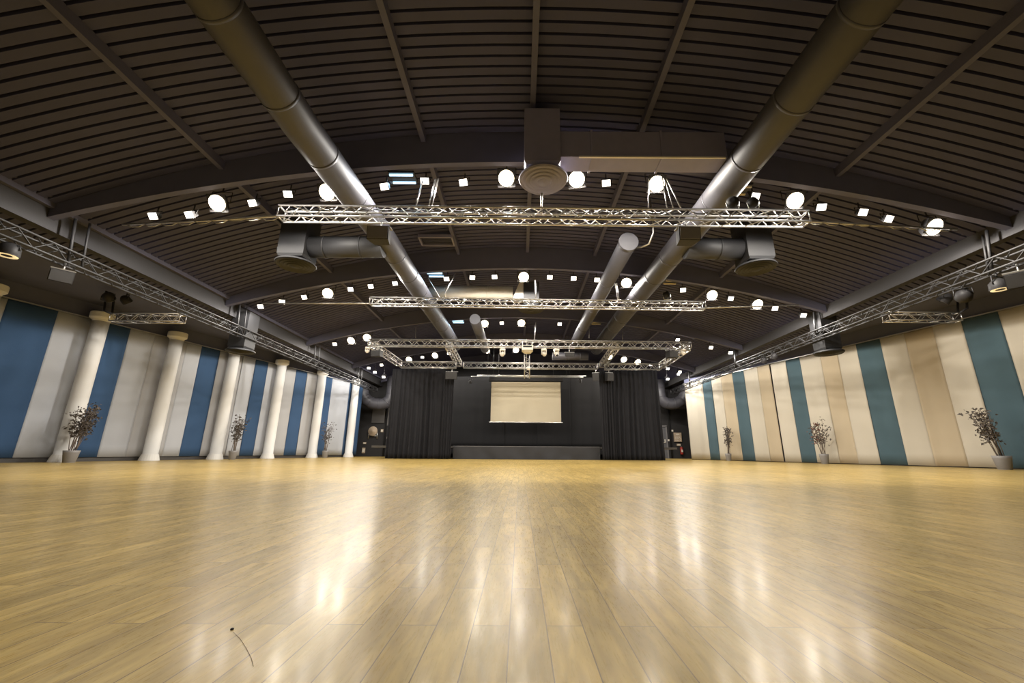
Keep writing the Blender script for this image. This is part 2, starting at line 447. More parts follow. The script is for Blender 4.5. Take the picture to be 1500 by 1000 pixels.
right_lab = ['cream drape at the far end of the right wall, below the curved duct', 'narrow teal drape behind the smallest potted plant, farthest on the right wall', 'narrow cream drape between the two farthest teal drapes, by the small plant', 'beige drape just left of the second farthest teal drape',
 'teal drape without a plant, second farthest on the right wall', 'cream drape just right of the second farthest teal drape', 'beige drape left of the open dark slit', 'narrow cream drape right of the open dark slit',
 'teal drape just left of the middle potted plant on the right', 'cream drape behind the middle potted plant on the right', 'beige drape under the hanging round ceiling diffuser on the right', 'cream drape just left of the broad bare teal drape',
 'broad bare teal drape between the two larger right hand plants', 'cream drape with truss shadows just right of the broad bare teal drape', 'broad beige drape midway between the two nearest teal drapes', 'cream drape just left of the largest right hand plant',
 'widest teal drape behind the largest plant on the right', 'cream drape in the upper right corner, beside the widest teal drape']
nr = Vector((-1, 0))
for i in range(len(right_x) - 1):
    k = right_x[i][1]
    p = base_pt(right_x[i][0], WR, 0, 668); q = base_pt(right_x[i + 1][0], WR, 0, 668)
    if i == 0: p = Vector((WR(REND - .05), REND - .05))
    if i == 6: q = q + (p - q).normalized() * .07
    drape(p, q, LC[k][0], nr, .03, 4.32, right_lab[i], 'wall drapes on the right', 200 + i, .013)

# ------------------------------------------------------------------ columns
def column(y, label):
    x = -13.17 + .262 * (y - 12.27)
    t = thing('column', (x, y, 0), label, 'column', 'white columns on the left')
    MB().lathe([(.285, 0), (.282, .03), (.228, .21), (.216, .215)], (x, y, 0), 24, False).build('base', 'white_plaster', t)
    MB().lathe([(.209, .21), (.212, 1.5), (.208, 2.8), (.202, 4.25)], (x, y, 0), 36).build('shaft', 'white_plaster', t)
    MB().lathe([(.204, 4.22), (.22, 4.27), (.282, 4.32), (.292, 4.33), (.292, 4.48), (.285, 4.50)], (x, y, 0), 40, False).build('capital', 'white_plaster', t)
cys = [9.95, 12.27, 14.48, 16.75, 19.15, 21.8, 24.6]
cl = ['white column cut off by the left edge, only its capital showing', 'largest white column, with a potted plant at its right', 'second white column from the front, bare floor around it', 'third white column, with a slim potted plant beside its base',
      'fourth white column, between the slim plant and the stage', 'fifth white column, just left of the smallest left plant', 'sixth and farthest white column, nearest the hose reel']
for y, l in zip(cys, cl): column(y, l)

# ------------------------------------------------------------------ potted plants
def plant(px, W, off, side, h, pw, ph, label, leaf='leaf', seed=1, spread=.35, lean=0.0, nst=9, nleaf=320, second=None, group=None):
    rnd = random.Random(seed)
    p = base_pt(px, lambda y: W(y) - side * off, 0, 668)
    x, y = p
    t = thing('potted_plant', (x, y, 0), label, 'plant', group)
    MB().lathe([(pw * .33, 0), (pw * .36, .01), (pw * .47, ph * .8), (pw * .5, ph), (pw * .45, ph), (pw * .43, ph - .04)], (x, y, 0), 28).build('pot', 'pot', t)
    MB().lathe([(pw * .43, ph - .05), (.001, ph - .03)], (x, y, 0), 20).build('soil', 'soil', t)
    fol = MB(); fol2 = MB()
    for k in range(nst):
        a = rnd.uniform(0, 2 * PI); rr = rnd.uniform(.2, 1) * spread
        top = Vector((x + math.cos(a) * rr + lean * h, y + math.sin(a) * rr, ph + (h - ph) * rnd.uniform(.72, 1)))
        b = Vector((x + math.cos(a) * pw * .15, y + math.sin(a) * pw * .15, ph - .04))
        pts = []
        for i in range(7):
            u = i / 6
            q = b.lerp(top, u); q.x += math.sin(u * 5 + k) * .025; q.y += math.cos(u * 4 + k) * .025
            bow = math.sin(u * PI) * .1
            q.x -= math.cos(a) * bow * rr
            pts.append(q)
        MB().tube(pts, [.011 * (1 - .6 * i / 6) for i in range(7)], 5).build('stem', 'stem', t)
        tgt = fol2 if second and k % 3 == 0 else fol
        for _ in range(nleaf // nst):
            u = rnd.uniform(.38, 1.02); i = min(5, int(u * 6)); q = pts[i].lerp(pts[i + 1], min(1, u * 6 - i))
            q = q + Vector((rnd.gauss(0, .07), rnd.gauss(0, .07), rnd.gauss(0, .05)))
            dr = Vector((rnd.gauss(0, 1), rnd.gauss(0, 1), rnd.gauss(-.1, .7))).normalized()
            sd = dr.cross(Vector((rnd.gauss(0, 1), rnd.gauss(0, 1), rnd.gauss(0, 1)))).normalized()
            L = rnd.uniform(.06, .115) * (h / 1.6) ** .5; wd = L * .3
            nn = dr.cross(sd) * L * .1
            vs = [q, q + dr * L * .4 + sd * wd + nn, q + dr * L, q + dr * L * .4 - sd * wd + nn, q + dr * L * .5 - nn]
            tgt.add(vs, [(0, 1, 4), (1, 2, 4), (2, 3, 4), (3, 0, 4)], False)
    fol.build('foliage', leaf, t)
    if second: 
        f = fol2.build('foliage', second, t); f['label'] = 'reddish leaves'
PG = 'potted plants along the walls'
plant(103, WL, 1.15, -1, 1.66, .36, .33, 'largest left hand plant, bushy, in a grey bowl pot beside the largest column', seed=3, spread=.34, nst=12, nleaf=560, group=PG, lean=.04)
plant(340.5, WL, 1.0, -1, 1.75, .32, .34, 'slim plant in a grey pot at the third white column', seed=4, spread=.24, nst=9, nleaf=330, group=PG, lean=.03)
plant(476, WL, .95, -1, 1.75, .32, .36, 'smallest left hand plant, in a grey pot between fifth and sixth columns', seed=5, spread=.4, nst=7, nleaf=190, group=PG, lean=.04)
plant(1067, WR, .55, 1, 1.70, .30, .34, 'farthest right hand plant, small and dark, before the narrow teal drape', seed=6, spread=.25, nst=8, nleaf=300, group=PG)
plant(1207, WR, .75, 1, 1.62, .32, .36, 'middle right hand plant with reddish leaves on one side', seed=7, spread=.36, nst=9, nleaf=300, second='leaf_red', group=PG, lean=-.03)
plant(1467, WR, .95, 1, 1.62, .38, .35, 'largest right hand plant, leaning, before the widest teal drape', seed=9, spread=.36, nst=10, nleaf=300, group=PG, lean=-.16)

# ------------------------------------------------------------------ flood lamps on the beams
GL = 'flood lamps under the roof beams'
def lamp_proto(name, w, h, d, m, label):
    t = thing(name, (0, 0, 0), label, 'lamp', GL); t['org'] = (0, 0, 0)
    R = Matrix.Rotation(math.radians(38), 3, 'X')     # lens looks down and back towards the hall entrance
    tr = lambda v: R @ Vector(v)
    mb = MB()
    vs = [tr((a * w / 2 * s, yy, b * h / 2 * s)) for yy, s in ((-d / 2, 1), (d / 2, .66)) for a, b in ((-1, -1), (1, -1), (1, 1), (-1, 1))]
    mb.add(vs, [(0, 1, 2, 3), (7, 6, 5, 4), (0, 4, 5, 1), (1, 5, 6, 2), (2, 6, 7, 3), (3, 7, 4, 0)])
    for k in range(5): mb.box(tr((-w * .25 + k * w * .125, d / 2 + .015, 0)), (.008, .05, h * .55), R)
    hs = mb.build('housing', 'black_plastic', t)
    mb = MB()
    if w > .26:
        mb.lathe([(.001, .03), (w * .2, .026), (w * .36, .016), (w * .44, 0)], tr((0, -d / 2 - .012, 0)), 24, True, R @ Matrix.Rotation(PI / 2, 3, 'X'))
    else:
        mb.box(tr((0, -d / 2 - .012, 0)), (w * .9, .02, h * .88), R)
    sub(mb, 'lens', m, hs, t)
    mb = MB()
    for s in (-1, 1): mb.tube([(s * (w / 2 + .012), 0, 0), (s * (w / 2 + .012), .02, h * .75)], .008, 6)
    mb.tube([(-w / 2 - .012, .02, h * .75), (w / 2 + .012, .02, h * .75)], .008, 6)
    mb.tube([(0, .02, h * .75), (0, .02, h * .75 + .12)], .014, 8)
    mb.build('yoke', 'black_plastic', t)
    del t['org']
    return t
big0 = lamp_proto('flood_lamp', .38, .36, .17, 'lamp', '')
sml0 = lamp_proto('flood_lamp', .19, .15, .11, 'lamp_dim', '')
used = {'b': False, 's': False}
rows = [
 (7.64, 'nearest lit roof beam', [(228, 316, 's'), (281, 314, 's'), (322, 297, 'b'), (373, 297, 's'), (424, 284, 's'), (482, 281, 'b'), (565, 273, 's'), (623, 265, 's'), (680, 267, 's'), (742, 261, 'b'), (845, 259, 'b'), (888, 268, 's'), (960, 266, 'b'), (1104, 287, 's'), (1161, 289, 'b'), (1201, 303, 's'), (1260, 307, 's'), (1298, 320, 's'), (1361, 325, 'b')]),
 (12.79, 'second lit roof beam', [(384, 444, 's'), (415, 435, 's'), (448, 431, 's'), (482, 423, 'b'), (515, 421, 's'), (545, 413.5, 's'), (580, 413, 's'), (655, 404, 's'), (692, 403, 's'), (725, 404, 's'), (767, 400, 'b'), (805, 404, 's'), (840, 403, 's'), (874, 406, 's'), (917, 407, 'b'), (999.6, 419, 's'), (1040.6, 421, 'b'), (1068, 429.5, 's'), (1106, 433, 'b'), (1132.6, 441.6, 's'), (1172.5, 446, 's')]),
 (17.89, 'third lit roof beam', [(491.8, 498, 's'), (516.5, 490, 'b'), (539, 486.5, 'b'), (710, 470.5, 'b'), (735.3, 472.3, 's'), (763.6, 469, 'b'), (819.6, 471.7, 's'), (991, 489.8, 's'), (1039.4, 498.5, 's'), (1068, 504, 's')]),
 (22.99, 'fourth lit roof beam', [(541, 533, 's'), (560, 529.7, 's'), (600, 523, 'b'), (619, 520, 's'), (638, 518, 'b'), (657.7, 517, 's'), (713.8, 512.3, 'b'), (755.6, 511.6, 'b'), (893, 518.4, 'b'), (913, 520.6, 'b'), (933, 523.5, 'b'), (952.5, 526.7, 's'), (976.7, 529, 's'), (994.3, 533.3, 's')]),
 (23.5, 'back wall beam above a curved duct', [(549.6, 544.2, 's'), (562.4, 551.2, 's'), (977.4, 554.3, 's'), (993, 546, 's')]),
]
PWR = {'b': 270.0, 's': 115.0}
for Y, where, L in rows:
    for i, (x, y, k) in enumerate(L):
        src = big0 if k == 'b' else sml0
        o = src if not used[k] else copy_tree(src)
        used[k] = True
        p = at(x, y, Y)
        if Y < 24: p.z = min(p.z, girdz(p.x) - .12) if p.z > girdz(p.x) - .12 else p.z
        o.location = p
        o.rotation_euler = (0, 0, random.uniform(-.25, .25))
        if where.startswith('back wall'):
            o['label'] = 'small glowing flood lamp ' + ['left of the left curved duct, close under the eaves', 'just above the top of the left curved duct', 'just above the top of the right curved duct', 'right of the right curved duct, close under the eaves'][i]
        else:
            fromleft = i < len(L) / 2
            o['label'] = '%s glowing flood lamp on the %s, %s from its %s end' % ('large' if k == 'b' else 'small', where, ORD[i if fromleft else len(L) - 1 - i], 'left' if fromleft else 'right')
        if where.startswith('back wall'): MB().tube([p + Vector((0, .02, .2)), p + Vector((0, .02, max(.25, deckz(p.x) - p.z + .02)))], .012, 6).build('hanger_rod', 'black_plastic', o)
        ld = bpy.data.lights.new('flood_lamp_light', 'SPOT')
        ld.energy = PWR[k] * (1.0 if Y < 20 else .8)
        ld.color = WARM if k == 'b' else (1, .95, .88)
        ld.spot_size = math.radians(178); ld.spot_blend = .15; ld.shadow_soft_size = .07
        lo = bpy.data.objects.new('flood_lamp_light', ld); COL.objects.link(lo)
        lo.location = p + Vector((0, -.10, -.20))
        lo.rotation_euler = (math.radians(4), 0, 0)

p = at(640, 352, 11.4)
t = thing('roof_vent', p, 'flat louvred vent panel on the roof behind the nearest truss, left of centre', 'vent')
mb = MB()
for s_ in (-1, 1): mb.box(p + Vector((0, s_ * .26, 0)), (1.0, .05, .10)); mb.box(p + Vector((s_ * .5, 0, 0)), (.05, .56, .10))
mb.build('frame', 'casing', t)
mb = MB()
for k in range(6): mb.box(p + Vector((0, -.2 + .08 * k, .0)), (.94, .055, .012), Matrix.Rotation(.6, 3, 'X'))
mb.build('slats', 'girder', t)
MB().box(p + Vector((0, 0, (deckz(p.x) - p.z) / 2 + .03)), (.9, .46, deckz(p.x) - p.z - .02)).build('duct_collar', 'girder', t)
# stems that tie each lamp up to its beam are part of the yoke; twin fluorescent fittings
def fluo(px, py, Y, w, lit, label):
    c = at(px, py, Y)
    t = thing('fluorescent_fitting', c, label, 'light fitting', 'twin tube fittings')
    MB().box(c + Vector((0, 0, .06)), (w + .06, .34, .05)).build('tray', 'diffuser' if lit else 'duct', t)
    for s in (-1, 1):
        MB().tube([c + Vector((-w / 2, s * .13, 0)), c + Vector((w / 2, s * .13, 0))], .028, 10).build('tube', 'tube' if lit else 'tube_off', t)
    MB().tube([c + Vector((0, 0, .08)), c + Vector((0, 0, max(.2, girdz(c.x) - c.z)))], .012, 6).build('hanger', 'dark_truss', t)
    if lit:
        ld = bpy.data.lights.new('fluorescent_light', 'AREA'); ld.shape = 'RECTANGLE'; ld.size = w; ld.size_y = .15
        ld.energy = 14; ld.color = (.45, .72, 1.0)
        lo = bpy.data.objects.new('fluorescent_light', ld); COL.objects.link(lo); lo.location = c + Vector((0, 0, -.06))
fluo(590, 262, 7.75, .50, True, 'blue white twin tube fitting on the nearest lit beam')
fluo(638, 402.5, 12.9, .50, True, 'blue white twin tube fitting on the second lit beam')
fluo(671, 471, 17.95, .50, True, 'blue white twin tube fitting on the third lit beam')
fluo(690, 508, 23.1, .50, True, 'blue white twin tube fitting seen below the rig, farthest of the lit ones')
fluo(1083, 279, 7.75, .38, False, 'unlit cream twin tube fitting beside the near right duct')
fluo(983, 413, 12.9, .42, False, 'unlit cream twin tube fitting on the second beam right of the duct')
fluo(874, 473, 17.95, .42, False, 'unlit cream twin tube fitting on the third beam')

# ------------------------------------------------------------------ ducts and diffusers
def ringed_duct(name, pts, r, label, ring=1.2, cap=False, n=24):
    pts = [Vector(p) for p in pts]
    t = thing(name, pts[0], label, 'duct')
    pipe = MB().tube(pts, r, n).build('pipe', 'duct', t)
    acc = 0; 
    for a, b in zip(pts, pts[1:]):
        L = (b - a).length; d = (b - a).normalized(); s = ring - acc
        while s < L:
            q = a + d * s
            sub(MB().tube([q - d * .025, q + d * .025], r + .006, n), 'joint_ring', 'duct', pipe, t)
            s += ring
        acc = (acc + L) % ring
    return t
ld_ = ringed_duct('ventilation_duct', [(-3.72, -4, 5.52), (-3.62, 5.5, 5.5), (-3.42, 9.3, 5.5), (-3.30, 20.0, 5.5)], .29, 'long grey round duct running to the stage on the left side', 1.28)
rd_ = ringed_duct('ventilation_duct', [(4.02, -4, 5.5), (4.07, 7.5, 5.5), (4.0, 12, 5.5), (3.88, 20.5, 5.5)], .30, 'long grey round duct running to the stage on the right side', 1.28)
md = ringed_duct('ventilation_duct', [(2.68, 9.3, 5.47), (2.60, 20.0, 5.47)], .225, 'grey round duct with a capped near end, inside the right one', 2.4)
mb = MB(); mb.tube([(2.682, 9.24, 5.47), (2.68, 9.36, 5.47)], .245, 28); mb.build('end_cap', 'duct', md)
mb = MB(); a0 = Vector((3.22, 9.1, 5.75))
mb.tube([a0 + Vector((.02, 0, .9)), a0 + Vector((.07, 0, .4)), a0 + Vector((.06, .05, -.1)), a0 + Vector((-.02, .2, -.32)), a0 + Vector((-.15, .4, -.30)), a0 + Vector((-.22, .6, -.2))], .022, 8)
tag(mb.build('hanging_cable', 'steel', None, a0), 'pale loop of cable hanging beside the capped duct end', 'cable')
ringed_duct('ventilation_duct', [(-1.80, 15.2, 5.35), (-1.80, 20.0, 5.35)], .21, 'short grey duct right of the long left duct, behind second truss', 1.6)

def diffuser(cx, cy, cz, R, box, top, label, neck=.12, name='ceiling_diffuser', boxshift=(0, 0), m='diffuser'):
    t = thing(name, (cx, cy, cz), label, 'diffuser', 'round air diffusers')
    dish = MB().lathe([(R, .0), (R * 1.02, .02), (R * .98, .045), (R * .55, .09), (R * .5, neck)], (cx, cy, cz), 40).build('dish', m, t)
    for k, rr in enumerate((.96, .78, .60, .42)):
        mb = MB().lathe([(R * rr, -.012 - .010 * k), (R * (rr - .03), -.03 - .010 * k), (R * (rr - .13), .004 - .010 * k), (R * (rr - .10), .012)], (cx, cy, cz), 40); sub(mb, 'cone_ring', m, dish, t)
    sub(MB().lathe([(.001, -.055), (R * .22, -.052), (R * .26, -.035), (R * .2, .02)], (cx, cy, cz), 32), 'centre_plate', m, dish, t)
    x, y = cx + boxshift[0], cy + boxshift[1]
    MB().taper((x, y, cz + neck), box * 1.8, box * 1.8, box * 2, box * 2, .06).box((x, y, (cz + neck + .06 + top) / 2), (box * 2, box * 2, top - cz - neck - .06)).build('plenum_box', m, t)
    return t
diffuser(.40, 6.62, 5.28, .45, .33, 6.6, 'largest round diffuser below its box, centre of the nearest lit beam', boxshift=(-.03, 0), m='casing')
diffuser(-5.58, 9.3, 4.79, .46, .32, 6.1, 'round diffuser hanging left of the long left duct')
diffuser(5.80, 9.3, 4.79, .46, .32, 6.1, 'round diffuser hanging right of the long right duct')
diffuser(.36, 14.0, 5.34, .46, .28, 6.3, 'round diffuser just behind the middle of the second truss')
# feeds
c = at(960, 243, 6.45)
t = thing('rectangular_duct', (2.0, 6.75, 5.6), 'flat grey rectangular duct from the centre diffuser box to the right duct', 'duct')
MB().box((2.255, 6.63, 5.92), (3.08, .42, .56)).build('casing', 'casing', t)
for xx in (1.3, 2.6): MB().box((xx, 6.63, 5.92), (.04, .46, .60)).build('flange', 'casing', t)
MB().box((2.4, 6.41, 5.63), (2.7, .03, .03)).build('edge_strip', 'white_plastic', t)
M['lamplit_duct'] = mat('lamplit_duct_paint', (.50, .47, .41), .55, var=.08)  # lamplight on the cross duct and reducer, painted into their colour
def branch(root, pts, r, ring, m='diffuser'):
    pts = [Vector(p) for p in pts]
    b = MB().tube(pts, r, 24).build('branch_pipe', m, root)
    d = (pts[-1] - pts[0]); n = int(d.length / ring)
    for k in range(n):
        q = pts[0] + d * (k + .4) / n; u = d.normalized() * .02
        sub(MB().tube([q - u, q + u], r + .012, 24), 'joint_ring', m, b, root)
    return b
branch(ld_, [(-5.245, 9.3, 5.28), (-3.45, 9.3, 5.30)], .265, .8)
branch(rd_, [(5.465, 9.3, 5.30), (4.1, 9.3, 5.32)], .265, .7)
branch(ld_, [(-3.35, 14.0, 5.98), (-.3, 14.0, 5.98)], .235, 1.1, 'lamplit_duct')
MB().taper((.0, 14.0, 5.68), .60, .5, .12, .5, .62).build('reducer', 'lamplit_duct', ld_)
ringed_duct('branch_duct', [(1.6, 20.2, 5.05), (3.4, 20.2, 5.05)], .2, 'short far cross duct under the rig, right of the projector', .7)
for s, pts, lab in ((-1, [(-8.35, 26.6, 5.0), (-8.35, 26.6, 4.0), (-8.42, 26.6, 3.62), (-8.65, 26.6, 3.36), (-9.0, 26.6, 3.26), (-9.5, 26.55, 3.30), (-9.9, 26.5, 3.5), (-10.15, 26.4, 3.85), (-10.2, 26.4, 4.55)], 'curved grey duct elbow above the hose reel'),
                    (1, [(9.02, 26.6, 4.95), (9.02, 26.6, 4.1), (9.10, 26.6, 3.72), (9.33, 26.6, 3.48), (9.7, 26.6, 3.4), (10.1, 26.55, 3.45), (10.45, 26.5, 3.66), (10.65, 26.4, 4.0), (10.7, 26.4, 4.55)], 'curved grey duct elbow above the dark door')):
    ringed_duct('elbow_duct', pts, .37, lab, .55)
# aisle diffusers on square boxes under the soffits
def aisle_diffuser(px, py, Y, label):
    p = at(px, py, Y)
    diffuser(p.x, p.y, p.z, .42, .27, SOF, label, neck=.08)
aisle_diffuser(352, 515, 13.2, 'dark round diffuser under the left aisle soffit beside the third column')
aisle_diffuser(1214, 517, 12.9, 'dark round diffuser under the right aisle soffit, before cream drapes')

# ------------------------------------------------------------------ trusses
def box_truss(name, a, b, s, m, label, group, cell=None, hangers=(), rot=0.0, tri=False, cr=.025, parent_thing=None, ends=True):
    a, b = Vector(a), Vector(b)
    d = (b - a).normalized(); L = (b - a).length
    upv = Vector((0, 0, 1)) if abs(d.z) < .9 else Vector((0, 1, 0))
    sd = d.cross(upv).normalized(); uv = sd.cross(d).normalized()
    h = s / 2
    corners = [(-h, -h), (h, -h), (h, h), (-h, h)] if not tri else [(-h, h), (h, h), (0, -h)]
    off = [sd * x + uv * z for x, z in corners]
    t = thing(name, (a + b) / 2, label, 'truss', group)
    for o in off: MB().tube([a + o, b + o], cr, 8).build('chord', m, t)
    cell = cell or s
    n = max(2, int(round(L / cell / 2)) * 2)
    mb = MB()
    k = len(off)
    for i in range(k):
        o1, o2 = off[i], off[(i + 1) % k]
        for j in range(n):
            p = a + d * (L * j / n); q = a + d * (L * (j + 1) / n)
            if j % 2: mb.tube([p + o1, q + o2], cr * .45, 5, False)
            else: mb.tube([p + o2, q + o1], cr * .45, 5, False)
    mb.build('bracing', m, t)
    if ends:
        for e in (a, b):
            mb = MB()
            for i in range(k): mb.tube([e + off[i], e + off[(i + 1) % k]], cr * .7, 6)
            mb.build('end_frame', m, t)
    for p, q, r in hangers: MB().tube([p, q], r, 6).build('hanger_rod', m, t)
    return t
TG = 'lighting trusses'
# first truss
z1, y1 = 4.76, 6.97
hz = lambda x: girdz(x)
H1 = []
for x, y in ((617, 265), (636, 262), (640, 262)): H1.append((at(x - 8, 303, 6.97), at(x + 2, y, 7.2), .014))
H1 += [(at(793, 312, 6.97), at(793.5, 281, 6.97), .022), (at(950, 304, 6.97), at(950, 262, 7.25), .010), (at(977, 304, 6.97), at(970, 258, 7.25), .012), (at(986, 304, 6.97), at(974, 262, 7.25), .012), (at(997, 304, 6.97), at(977, 262, 7.25), .016)]
t1 = box_truss('lighting_truss', (-4.62, y1, z1), (5.45, y1, z1 - .04), .225, 'alu', 'nearest long silver box truss hanging across the hall under bright lamps', TG, hangers=H1, cr=.021)
MB().tube([(-7.6, y1 + .0, 4.50), (-6, y1, 4.60), (-4.5, y1 - .1, 4.655)], .022, 8).build('extension_pipe', 'alu', t1)
MB().tube([(5.35, y1 - .1, 4.61), (7, y1, 4.58), (8.3, y1, 4.52)], .022, 8).build('extension_pipe', 'alu', t1)
def cable_run(mb, p, q, n, sag, r=.012, seed=1):
    rnd = random.Random(seed); p, q = Vector(p), Vector(q)
    for i in range(n):
        a, b = p.lerp(q, i / n), p.lerp(q, (i + 1) / n)
        s_ = sag * rnd.uniform(.4, 1.2)
        mb.tube([a, a.lerp(b, .3) - Vector((0, 0, s_)), a.lerp(b, .7) - Vector((0, 0, s_)), b], r, 5, False)
mb = MB(); cable_run(mb, (-4.5, y1 - .02, z1 + .10), (5.3, y1 - .02, z1 + .07), 34, .04, .011, 3); mb.build('cabling', 'cable', t1)
mb = MB(); cable_run(mb, (-7.5, y1, 4.49), (-4.6, y1 - .08, 4.63), 9, .05, .009, 5); mb.build('cabling', 'alu', t1); mb = MB(); cable_run(mb, (5.4, y1 - .1, 4.60), (8.2, y1, 4.51), 9, .05, .009, 6); mb.build('cabling', 'alu', t1)
# second truss
y2, z2 = 12.07, 4.88
H2 = [(at(648, 437, y2), at(667, 400, y2 + .3), .016), (at(645, 437, y2), at(627, 407, y2 + .3), .012), (at(785, 437, y2), at(784, 410, y2 + .2), .018), (at(905, 440, y2), at(901, 415, y2 + .2), .014), (at(907, 440, y2), at(903, 415, y2 + .2), .014)]
t2 = box_truss('lighting_truss', (-4.70, y2, z2), (5.72, y2, z2 - .08), .22, 'alu', 'second silver box truss hanging across the hall', TG, hangers=H2, cr=.021)
MB().tube([(-8.1, y2, 4.80), (-4.6, y2 - .1, z2 - .10)], .022, 8).build('extension_pipe', 'alu', t2)
MB().tube([(5.6, y2 - .1, z2 - .18), (8.7, y2, 4.86)], .022, 8).build('extension_pipe', 'alu', t2)
mb = MB(); cable_run(mb, (-4.6, y2 - .02, z2 + .10), (5.6, y2 - .02, z2 + .03), 40, .05, .011, 8); mb.build('cabling', 'cable', t2)
# stage rig: rectangle of trusses
RZ, RYa, RYb, RXa, RXb = 4.72, 17.0, 20.75, -6.5, 7.25
RX1, RX2 = -3.15, 4.15
G3 = 'stage rig trusses'
RF = RZ - .06
H3 = [(at(783, 497, 17), at(785, 472, 17.2), .02), (at(609, 495, 17), at(609, 480, 17.2), .012), (at(912, 497, 17), at(912, 485, 17.2), .012), (at(863, 495, 17), at(863, 478, 17.2), .012)]
box_truss('rig_truss', (RXa, RYa, RZ + .12), (RXb, RYa, RZ + .09), .27, 'alu', 'near cross truss of the stage rig, above the projector', G3, hangers=H3, cr=.024)
box_truss('rig_truss', (RXa + .3, RYb, RF), (RX1 - .2, RYb, RF), .29, 'alu', 'far rig truss above the left stage curtain', G3, cr=.026)
box_truss('rig_truss', (RX1 + .2, RYb, RF), (RX2 - .2, RYb, RF - .03), .27, 'alu', 'far rig truss above the projection screen', G3, cr=.024, hangers=[(Vector((.3, RYb, RF)), Vector((.3, RYb, 6.1)), .012)])
box_truss('rig_truss', (RX2 + .2, RYb, RF - .03), (RXb - .05, RYb, RF - .03), .29, 'alu', 'far rig truss above the right stage curtain', G3, cr=.026)
box_truss('rig_truss', (RXa + .05, RYa + .3, RZ + .1), (RXa + .3, RYb - .25, RF + .02), .26, 'alu', 'outer left rig truss running towards the stage', G3, cr=.024)
box_truss('rig_truss', (RX1, RYa + .3, RZ + .1), (RX1, RYb - .25, RF + .02), .26, 'alu', 'inner left rig truss running towards the stage', G3, cr=.024)
box_truss('rig_truss', (RX2, RYa + .3, RZ + .1), (RX2, RYb - .25, RF), .26, 'alu', 'inner right rig truss running towards the stage', G3, cr=.024)
box_truss('rig_truss', (RXb, RYa + .3, RZ + .08), (RXb - .05, RYb - .25, RF), .26, 'alu', 'outer right rig truss running towards the stage', G3, cr=.024)
# side trusses along the bulkheads
SX_L, SX_R = -9.1, 9.55
for sx, lab in ((SX_L, 'long dark truss along the left bulkhead above the columns'), (SX_R, 'long dark truss along the right bulkhead above the drapes')):
    hg = []
    s = -1 if sx < 0 else 1
    for gy in (2.25, 7.6, 12.7, 17.8, 22.9):
        hg.append((Vector((sx - .05, gy, 3.95)), Vector((sx - .05, gy - .12, girdz(abs(sx)) - .02)), .028))
        hg.append((Vector((sx + .06, gy + .16, 3.95)), Vector((sx + .06, gy + .06, girdz(abs(sx)) - .02)), .022))
    box_truss('side_truss', (sx, -3, 4.06), (sx, 25.6, 4.06), .25, 'dark_truss', lab, 'side trusses', cell=.30, hangers=hg, cr=.024)
# short aisle trusses above the columns / drapes
p = at(165, 441, 11.2)
t = box_truss('aisle_truss', (-11.75, 11.25, 4.02), (-9.75, 11.25, 4.02), .22, 'alu', 'short silver truss over the left aisle behind the long dark truss', TG, cr=.019)
mb = MB()
for dy in (-.12, .12): mb.tube([(-11.7, 11.25 + dy, 4.1), (-11.95, 11.25 + dy, 4.2), (-12.1, 11.3 + dy, SOF)], .03, 6)
mb.build('wall_bracket', 'dark_truss', t)
t = box_truss('aisle_truss', (9.95, 10.6, 3.98), (11.9, 10.6, 3.98), .22, 'alu', 'short silver truss over the right aisle behind the long dark truss', TG, cr=.019)
mb = MB()
for dy in (-.12, .12): mb.tube([(11.85, 10.6 + dy, 4.06), (12.1, 10.6 + dy, 4.2), (12.25, 10.6 + dy, SOF)], .03, 6)
mb.build('wall_bracket', 'dark_truss', t)

# ------------------------------------------------------------------ fixtures on the trusses
def par_can(p, r, L, tilt, yaw, label, lens='glass_dark', name='stage_spot_lamp', clamp=True, body='black_plastic', group='stage lamps on the trusses', clamp_up=.3):
    """can lamp: tilt 0 looks straight down"""
    p = Vector(p)
    R = Matrix.Rotation(yaw, 3, 'Z') @ Matrix.Rotation(tilt, 3, 'X')
    t = thing(name, p, label, 'stage lamp', group)
    can = MB().lathe([(r, -L / 2), (r * 1.04, -L / 2 + .01), (r * .98, L * .2), (r * .6, L / 2), (r * .3, L / 2 + .03)], p, 20, True, R).build('can', body, t)
    sub(MB().lathe([(.001, -L / 2 + .004), (r * .93, -L / 2 - .004), (r * .93, -L / 2 + .004)], p, 20, True, R), 'lens', lens, can, t)
    mb = MB()
    for s in (-1, 1): mb.tube([p + R @ Vector((s * (r + .015), 0, 0)), p + Vector((math.cos(yaw) * s * (r + .015) * .9, math.sin(yaw) * s * (r + .015) * .9, clamp_up * .7))], .010, 6)
    e = Vector((math.cos(yaw) * (r + .015) * .9, math.sin(yaw) * (r + .015) * .9, 0)); z = Vector((0, 0, clamp_up * .7))
    mb.tube([p - e + z, p + e + z], .012, 6); mb.tube([p + z, p + Vector((0, 0, clamp_up))], .018, 6)
    mb.build('yoke', 'dark_truss', t)
    return t
q = at(18, 366, 6.6); q.x = SX_L + .02
par_can(q, .15, .22, 0, .2, 'round lamp with a warm lens below the left dark truss, at the left edge', 'par_glow', clamp_up=3.90 - q.z)
q = at(1442, 417, 7.6); q.x = SX_R
par_can(q, .15, .2, 0, .2, 'round lamp with a warm lens below the right dark truss', 'par_glow', clamp_up=3.90 - q.z)
par_can(at(1412, 432, 8.3), .14, .2, 1.1, -.6, 'round dark can lamp just left of the warm right lamp', clamp_up=.22)
par_can(at(1385, 437, 9.2), .13, .2, .8, .6, 'dark can lamp by the right aisle truss, farther than its neighbour', clamp_up=.22)
par_can(at(159, 434, 10.9), .14, .2, 1.0, .4, 'dark can lamp on the left aisle truss, nearest the big column', clamp_up=-.18)
